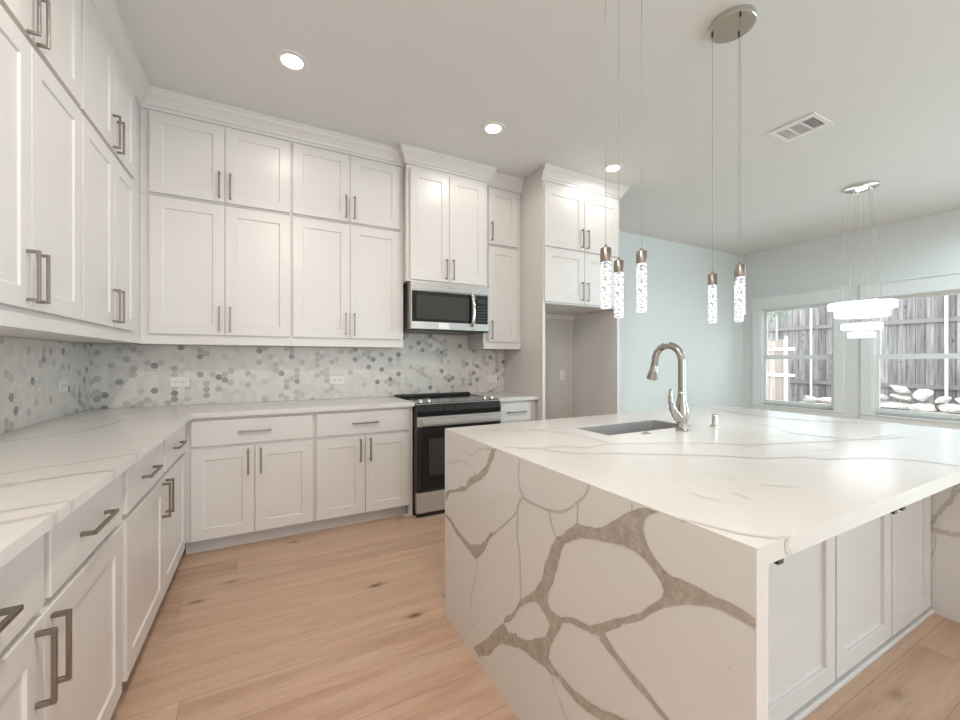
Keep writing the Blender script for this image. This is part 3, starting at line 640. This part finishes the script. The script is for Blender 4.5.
# ---------------------------------------------------------------- backsplash and outlets
bs = make('tile_backsplash', B((XL+0.009, 1.034, YB-0.009, YB-0.001, CT+0.001, 1.358), (1.034, 1.807, YB-0.009, YB-0.001, CT+0.001, 1.60), (1.807, 2.238, YB-0.009, YB-0.001, CT+0.001, 1.355)), M['hex_back'])
tag(bs, 'hexagon marble mosaic backsplash on the back wall behind the range', 'backsplash', 'hexagon mosaic backsplashes')
bs = make('tile_backsplash', B((XL+0.001, XL+0.009, 0.70, YB-0.001, CT+0.001, 1.358)), M['hex_left'])
tag(bs, 'hexagon marble mosaic backsplash on the left wall', 'backsplash', 'hexagon mosaic backsplashes')
def outlet(label, loc, rotz, horiz=True):
    r = thing('wall_outlet', label, 'outlet', loc, rotz, 'white wall outlets'); a, b = (0.0585, 0.037) if horiz else (0.037, 0.0585)
    make('cover_plate', B((-a, a, -0.006, 0, -b, b)), M['plastic'], r, bevel=0.002)
    for s in (-1, 1):
        cx, cz = (s*0.02, 0) if horiz else (0, s*0.02)
        o = make('receptacle', B((cx-0.014, cx+0.014, -0.008, -0.0061, cz-0.014, cz+0.014)), M['plastic'], r, bevel=0.002)
        make('slot', B((cx-0.007, cx-0.004, -0.0086, -0.0081, cz-0.005, cz+0.005), (cx+0.004, cx+0.007, -0.0086, -0.0081, cz-0.005, cz+0.005)), M['slot'], o)
yb = YB-0.0095
outlet('white outlet on the back wall tiles above the corner cabinet', (-0.575, yb, 1.087), 0)
outlet('white outlet on the back wall tiles, just left of the range', (0.536, yb, 1.076), 0)
outlet('white outlet on the tiles right of the range, by the tall cabinet', (2.085, yb, 1.055), 0)
outlet('white outlet on the left wall tiles', (XL+0.0095, 3.27, 1.098), PI/2, True)
outlet('white outlet inside the empty refrigerator alcove', (3.02, YB-0.0005, 1.076), 0, False)

# ---------------------------------------------------------------- microwave
mw = thing('microwave', 'stainless over-the-range microwave under the white cabinet', 'microwave', (1.06, 3.245, 1.50))
W, H = 0.74, 0.414
make('case', B((0, W, 0.03, 0.445, 0.012, H)), M['steel'], mw, bevel=0.003)
make('top_vent', B((0, W, 0.0, 0.029, H-0.072, H-0.001)), M['steel'], mw, bevel=0.003)
make('base_grille', B((0.005, W-0.005, 0.012, 0.44, 0.0, 0.011)), M['black'], mw, bevel=0.002)
dr = make('door', B((0, 0.585, 0.0, 0.029, 0.012, H-0.074)), M['steel'], mw, bevel=0.003)
make('door_frame', B((0.006, 0.583, -0.003, -0.0005, 0.075, H-0.080)), M['black_gloss'], dr, bevel=0.001)
make('window', B((0.045, 0.535, -0.0045, -0.0032, 0.100, H-0.115)), M['oven_glass'], dr)
bm = bmesh.new(); tube(bm, spline([(0.562, -0.004, 0.062), (0.560, -0.030, 0.075), (0.564, -0.045, 0.17), (0.562, -0.044, 0.25), (0.558, -0.030, 0.325), (0.557, -0.004, 0.338)], 5), 0.017, 12)
make('handle', bm, M['chrome'], dr, smooth=True)
cp = make('control_panel', B((0.588, W, 0.0, 0.029, 0.012, H-0.074)), M['steel'], mw, bevel=0.003)
make('key_panel', B((0.600, W-0.014, -0.003, -0.0005, 0.075, H-0.080)), M['black_gloss'], cp)
make('display', B((0.625, W-0.035, -0.004, -0.0032, 0.262, 0.300)), M['oven_glass'], cp)
bm = bmesh.new()
for i in range(3):
    for j in range(6): box(bm, 0.622+i*0.03, 0.640+i*0.03, -0.0038, -0.0032, 0.098+j*0.025, 0.108+j*0.025)
make('keypad', bm, M['key_mark'], cp)
make('badge', B((0.335, 0.365, -0.0006, -0.0001, H-0.040, H-0.032), (0.372, 0.385, -0.0006, -0.0001, H-0.040, H-0.032), (0.392, 0.40, -0.0006, -0.0001, H-0.040, H-0.032)), M['grey_mark'], mw)
make('sticker', B((0.245, 0.345, -0.0008, -0.0002, 0.018, 0.070)), M['sticker'], dr)

# ---------------------------------------------------------------- range
rg = thing('range', 'black and stainless slide-in electric range between base cabinets', 'range', (1.037, 3.05, 0))
W = 0.765
make('body', B((0.0, W, 0.03, 0.63, 0.03, 0.887)), M['black'], rg, bevel=0.002)
make('cooktop', B((-0.002, W+0.002, 0.03, 0.63, 0.888, 0.903)), M['black_gloss'], rg, bevel=0.003)
make('rear_trim', B((0.0, W, 0.585, 0.635, 0.9035, 0.930)), M['black'], rg, bevel=0.006)
make('cooktop_edge', B((0.001, W-0.001, 0.016, 0.0295, 0.8885, 0.900)), M['steel'], rg, bevel=0.002)
for cx, cy, rr in ((0.19, 0.20, 0.10), (0.57, 0.20, 0.085), (0.19, 0.45, 0.08), (0.57, 0.45, 0.105)):
    bm = bmesh.new(); lathe(bm, [(rr, 0.9032), (rr+0.003, 0.9034), (rr+0.005, 0.9032)], 32, cx, cy, cap=False)
    make('burner_ring', bm, M['grey_mark'], rg)
bm = bmesh.new()
v = [(0.0, 0.895), (0.0155, 0.895), (0.0155, 0.805), (-0.012, 0.805), (-0.016, 0.84)]
lo = [bm.verts.new((0.0, y, z)) for y, z in v]; hi = [bm.verts.new((W, y, z)) for y, z in v]
bm.faces.new(lo); bm.faces.new(hi[::-1])
for i in range(5): bm.faces.new((lo[i], hi[i], hi[(i+1) % 5], lo[(i+1) % 5]))
make('control_panel', bm, M['black_gloss'], rg, bevel=0.004)
for x in (0.055, 0.125, 0.640, 0.710):
    bm = bmesh.new(); lathe(bm, [(0.020, 0.0), (0.021, 0.004), (0.0165, 0.008), (0.0150, 0.026), (0.012, 0.029)], 20)
    make('knob', bm, M['chrome'], rg, (x, 0.055, 0.9033), smooth=True)
dr = make('oven_door', B((0.002, W-0.002, -0.012, 0.029, 0.205, 0.800)), M['black'], rg, bevel=0.003)
make('window', B((0.035, W-0.035, -0.0155, -0.0125, 0.225, 0.715)), M['black_gloss'], dr, bevel=0.001)
make('inner_glass', B((0.10, W-0.10, -0.0168, -0.0157, 0.33, 0.62)), M['oven_glass'], dr)
make('door_rail', B((0.002, W-0.002, -0.018, -0.0125, 0.722, 0.798)), M['soft_steel'], dr, bevel=0.001)
make('handle', B((0.03, W-0.03, -0.062, -0.044, 0.738, 0.778), (0.045, 0.07, -0.044, -0.018, 0.748, 0.768), (W-0.07, W-0.045, -0.044, -0.018, 0.748, 0.768)), M['soft_steel'], dr, bevel=0.005)
make('drawer', B((0.002, W-0.002, -0.014, 0.029, 0.038, 0.198)), M['soft_steel'], rg, bevel=0.003)
make('kick_plate', B((0.01, W-0.01, 0.005, 0.029, 0.004, 0.030)), M['black'], rg)
for x in (0.05, W-0.05):
    for y in (0.08, 0.58):
        bm = bmesh.new(); lathe(bm, [(0.016, 0.0), (0.016, 0.012), (0.01, 0.012), (0.01, 0.0295)], 12, x, y); make('foot', bm, M['black'], rg)

# ---------------------------------------------------------------- ceiling fittings
def can(label, x, y, e=10):
    r = thing('recessed_light', label, 'ceiling light', (x, y, CEIL), 0, 'round recessed ceiling lights')
    bm = bmesh.new(); lathe(bm, [(0.060, -0.004), (0.066, -0.007), (0.090, -0.005), (0.094, -0.0005), (0.060, -0.0005)], 36, cap=False)
    make('trim_ring', bm, M['plastic'], r, smooth=True)
    bm = bmesh.new(); lathe(bm, [(0.0595, -0.0045), (0.0595, -0.0015)], 36); make('lens', bm, M['can_lens'], r)
    l = lamp('downlight', 'SPOT', (0, 0, -0.02), (0, 0, 0), e, (1.0, 0.918, 0.84), spot_size=math.radians(174), spot_blend=0.35, shadow_soft_size=0.06); l.parent = r
    return r
can('leftmost lit recessed light, over the corner counter', 0.13, 2.65, 8.5)
can('middle lit recessed light, over the range aisle', 1.535, 2.70, 11)
can('lit recessed light in front of the refrigerator cabinet, behind the pendants', 2.835, 2.74)

# unseen downlights added to the same ceiling to brighten aisle and left cabinets
for x, y, e in ((0.18, 0.62, 84), (0.18, -1.0, 45)):
    lamp('downlight', 'SPOT', (x, y, CEIL-0.02), (0, 0, 0), e, (1.0, 0.918, 0.84), spot_size=math.radians(174), spot_blend=0.35, shadow_soft_size=0.06)

for x, y in ((5.4, 0.05), (6.2, 0.35)):  # unseen cool fill lights added to brighten the dining walls
    lamp('dining_fill', 'SPOT', (x, y, CEIL-0.02), (0, 0, 0), 62, (0.74, 0.93, 1.0), spot_size=math.radians(174), spot_blend=0.35, shadow_soft_size=0.06)

vt = thing('ceiling_vent', 'white rectangular ceiling air vent with three louvred sections', 'vent', (3.61, 1.60, CEIL))
a, b = 0.145, 0.155
bm = B((-a, a, -b, -b+0.03, -0.010, -0.0005), (-a, a, b-0.03, b, -0.010, -0.0005), (-a, -a+0.055, -b+0.03, b-0.03, -0.010, -0.0005), (a-0.055, a, -b+0.03, b-0.03, -0.010, -0.0005), (-a+0.055, a-0.055, -0.049, -0.039, -0.010, -0.0005), (-a+0.055, a-0.055, 0.039, 0.049, -0.010, -0.0005))
make('frame', bm, M['plastic'], vt, bevel=0.002)
make('backing', B((-a+0.056, a-0.056, -b+0.031, b-0.031, -0.0015, -0.0006)), M['vent_dark'], vt)
for k, (y0, y1) in enumerate(((-0.124, -0.050), (-0.038, 0.038), (0.050, 0.124))):
    bm = bmesh.new(); n = 6
    for i in range(n):
        yy = y0+(y1-y0)*(i+0.5)/n; s = (-0.001, 0.0065, 0.0095)[k]
        vv = [bm.verts.new(p) for p in ((-a+0.056, yy-0.003-s*0.45, -0.008), (a-0.056, yy-0.003-s*0.45, -0.008), (a-0.056, yy+0.003+s*0.45, -0.003), (-a+0.056, yy+0.003+s*0.45, -0.003))]
        bm.faces.new(vv)
    o = make('louvre_section', bm, M['plastic'], vt); md = o.modifiers.new('thick', 'SOLIDIFY'); md.thickness = 0.0012

def pendant(label, cx, cy, drops, group):
    r = thing('pendant_light', label, 'pendant light', (cx, cy, CEIL), 0, group)
    bm = bmesh.new(); lathe(bm, [(0.108, -0.0005), (0.108, -0.028), (0.105, -0.031)], 48); make('canopy', bm, M['plate_steel'], r, smooth=True)
    for x, y, zt, zc, zb in drops:
        lx, ly = x-cx, y-cy
        d = bpy.data.objects.new('pendant', None); COL.objects.link(d); d.parent = r; d.location = (lx, ly, 0); d.empty_display_size = 0.05
        bm = bmesh.new(); lathe(bm, [(0.005, -0.031), (0.005, -0.044), (0.002, -0.048)], 10); make('cord_grip', bm, M['black'], d)
        bm = bmesh.new(); lathe(bm, [(0.0011, -0.048), (0.0011, zt-CEIL)], 8); make('cord', bm, M['cord'], d)
        bm = bmesh.new(); lathe(bm, [(0.006, zt-CEIL), (0.006, zt-CEIL-0.012), (0.021, zt-CEIL-0.014), (0.0225, zt-CEIL-0.016), (0.0225, zc-CEIL)], 28); make('socket_cap', bm, M['nickel'], d, smooth=True)
        bm = bmesh.new(); lathe(bm, [(0.0208, zc-CEIL-0.0005), (0.0208, zb-CEIL+0.002), (0.019, zb-CEIL)], 28); make('crystal', bm, M['crystal'], d, smooth=True)
        l = lamp('pendant_glow', 'SPOT', (0, 0, zb-CEIL-0.004), (0, 0, 0), 1.4, (0.94, 0.98, 1.0), spot_size=math.radians(104), spot_blend=0.6, shadow_soft_size=0.02); l.parent = d
    return r
pendant('left cluster of three bubble-crystal pendants over the island, its canopy out of frame', 1.37, 1.275, [(1.262, 1.26, 1.735, 1.662, 1.467), (1.407, 1.325, 1.712, 1.645, 1.442), (1.437, 1.225, 1.735, 1.668, 1.458)], 'three-drop pendant clusters')
pendant('right cluster of three bubble-crystal pendants hanging from the round steel canopy', 2.165, 1.265, [(2.117, 1.340, 1.725, 1.653, 1.449), (2.112, 1.192, 1.745, 1.669, 1.477), (2.239, 1.272, 1.746, 1.669, 1.454)], 'three-drop pendant clusters')

ch = thing('chandelier', 'tiered chandelier of four lit crystal rings in the dining area', 'chandelier', (5.39, 1.845, CEIL))
bm = bmesh.new(); lathe(bm, [(0.138, -0.0005), (0.138, -0.016), (0.133, -0.020)], 48); make('canopy', bm, M['chrome'], ch, smooth=True)
bm = bmesh.new(); lathe(bm, [(0.045, -0.0202), (0.045, -0.030), (0.03, -0.034)], 24); make('canopy_lamp', bm, M['can_lens'], ch, smooth=True)
for R, z, hh in ((0.263, 1.805, 0.062), (0.212, 1.722, 0.060), (0.158, 1.592, 0.058), (0.106, 1.508, 0.055)):
    zz = z-CEIL
    bm = bmesh.new(); w = 0.028
    lathe(bm, [(R-w, zz-hh/2), (R, zz-hh/2), (R, zz+hh/2), (R-w, zz+hh/2), (R-w, zz-hh/2)], 64, cap=False)
    ring = make('crystal_ring', bm, M['ring_glow'], ch, smooth=True)
    bm = bmesh.new(); lathe(bm, [(R-w-0.001, zz+hh/2+0.0005), (R+0.001, zz+hh/2+0.0005), (R+0.001, zz+hh/2+0.005), (R-w-0.001, zz+hh/2+0.005), (R-w-0.001, zz+hh/2+0.0005)], 64, cap=False)
    make('ring_band', bm, M['chrome'], ring, smooth=True)
    for k in range(3):
        a = 2*PI*k/3 + R*7
        bm = bmesh.new(); q = R-w/2
        tube(bm, [(0.045*math.cos(a)+q*0.25*math.cos(a), 0.045*math.sin(a)+q*0.25*math.sin(a), -0.02), (q*math.cos(a), q*math.sin(a), zz+hh/2+0.005)], 0.0012, 6)
        make('wire', bm, M['chrome'], ring)

# ---------------------------------------------------------------- outside the windows
structure('ground', B((XR+0.16, 18, -8, 12, -0.2, -0.02)), M['soil'], 'pale soil yard outside the windows')['category'] = 'ground'
FX = 12.0
fc = thing('fence', 'weathered grey board privacy fence outside the windows', 'fence', (FX, 2.5, 0))
bm = bmesh.new(); y = -6.0
while y < 8.0:
    box(bm, 0.0+random.uniform(-0.004, 0.004), 0.02, y+0.003-2.5, y+0.136-2.5, 0.02, 3.1+random.uniform(-0.02, 0.02)); y += 0.14
box(bm, 0.0205, 0.035, -8.5, 5.5, 0.02, 3.05)
make('board_panel', bm, M['fence'], fc)
for z in (0.70, 2.06):
    make('rail', B((-0.045, -0.006, -8.5, 5.5, z-0.045, z+0.045)), M['rail_grey'], fc, bevel=0.003)
for yy in (0.53, 2.78, 5.03):
    bm = bmesh.new(); lathe(bm, [(0.024, 0.0), (0.024, 3.0), (0.015, 3.03)], 14, -0.10, yy-2.5); make('post', bm, M['white_rail'], fc, smooth=True)
gt = thing('fence_gate', 'pinkish-brown board gate with two white rails, seen through the narrower window', 'gate', (10.6, 5.0, 0), math.radians(0))
bm = bmesh.new(); y = -0.10
while y < 1.0:
    box(bm, 0.0, 0.02, y+0.003, y+0.137, 0.04, 1.72+0.02*random.random()); y += 0.14
make('board_panel', bm, M['gate'], gt)
for z in (0.90, 1.50): make('rail', B((-0.04, -0.001, -0.22, 1.05, z-0.032, z+0.032)), M['white_rail'], gt, bevel=0.003)
make('post', B((-0.07, -0.0405, -0.09, -0.04, 0.0, 1.80)), M['white_rail'], gt, bevel=0.003)

def rock(bm, c, s, seed):
    rr = random.Random(seed); b2 = bmesh.new()
    bmesh.ops.create_icosphere(b2, subdivisions=2, radius=1.0)
    dirs = [Vector((rr.gauss(0, 1), rr.gauss(0, 1), rr.gauss(0, 1))).normalized() for _ in range(10)]
    for v in b2.verts:
        d = v.co.normalized(); k = 1.0
        for q in dirs:
            t = d.dot(q)
            if t > 0.62: k = min(k, 0.62/t)
        v.co = d*(k*1.25)
    vm = {}
    for v in b2.verts: vm[v] = bm.verts.new((c[0]+v.co.x*s[0], c[1]+v.co.y*s[1], c[2]+v.co.z*s[2]))
    for f in b2.faces: bm.faces.new([vm[v] for v in f.verts])
    b2.free()
bm = bmesh.new(); k = 0
for row, z in enumerate((0.05, 0.19, 0.33)):
    y = -4.5 + row*0.13
    while y < 4.75:
        w = random.uniform(0.22, 0.46); rock(bm, (0, y+w/2, z), (0.13, w*0.56, 0.085), k); k += 1; y += w
sw_ = make('stone_wall', bm, M['stone'], loc=(11.35, 0, 0)); tag(sw_, 'low dry-stacked pale stone wall in front of the fence', 'stone wall')
rocks = [(3.55, 0.480, 0.11, 0.06, 'small pale rock at the left end of the stone heap'), (3.28, 0.665, 0.15, 0.075, 'tilted pale rock on top, left of the heap'), (2.96, 0.575, 0.13, 0.125, 'largest pale rock on the stone heap'), (3.27, 0.500, 0.15, 0.055, 'flat pale slab under the tilted heap rock'), (2.69, 0.500, 0.11, 0.075, 'pale rock right of the largest heap rock'), (2.42, 0.505, 0.12, 0.08, 'pale rock farthest right on the stone heap')]
for i, (y, z, a, h, lab) in enumerate(rocks):
    bm = bmesh.new(); rock(bm, (0, 0, 0), (0.14, a, h), 100+i)
    o = make('rock', bm, M['stone'], loc=(11.35, y, z)); o.rotation_euler = (random.uniform(-0.25, 0.25), 0, random.uniform(-0.3, 0.3))
    tag(o, lab, 'rock', 'loose rocks on the stone wall')
# a leafy shrub whose top shows at the upper left of the narrower window
sh = thing('shrub', 'green leafy branch at the upper left of the narrower window', 'plant', (10.9, 5.35, 0))
bm = bmesh.new(); tube(bm, [(0.2, 0.1, 0), (0.18, 0.05, 1.0), (0.1, 0.0, 2.2), (0.0, -0.05, 2.75)], [0.03, 0.027, 0.02, 0.012], 8); make('stem', bm, M['bark'], sh, smooth=True)
bm = bmesh.new(); rr = random.Random(5)
for i in range(260):
    c = Vector((rr.gauss(0, 0.13), rr.gauss(-0.02, 0.16), 2.55+rr.gauss(0, 0.15))); d = Vector((rr.gauss(0, 1), rr.gauss(0, 1), rr.gauss(0, 1))).normalized(); e = d.orthogonal().normalized()
    L = rr.uniform(0.05, 0.09); f = d.cross(e)*0.006
    q = [bm.verts.new(p) for p in (c, c+d*L*0.5+e*L*0.28, c+d*L, c+d*L*0.5-e*L*0.28)]; q2 = [bm.verts.new(v.co+f*0.5) for v in q]
    bm.faces.new(q); bm.faces.new(q2[::-1])
    for a in range(4): bm.faces.new((q[a], q2[a], q2[(a+1) % 4], q[(a+1) % 4]))
o = make('foliage', bm, M['leaf'], sh); o['kind'] = 'stuff'
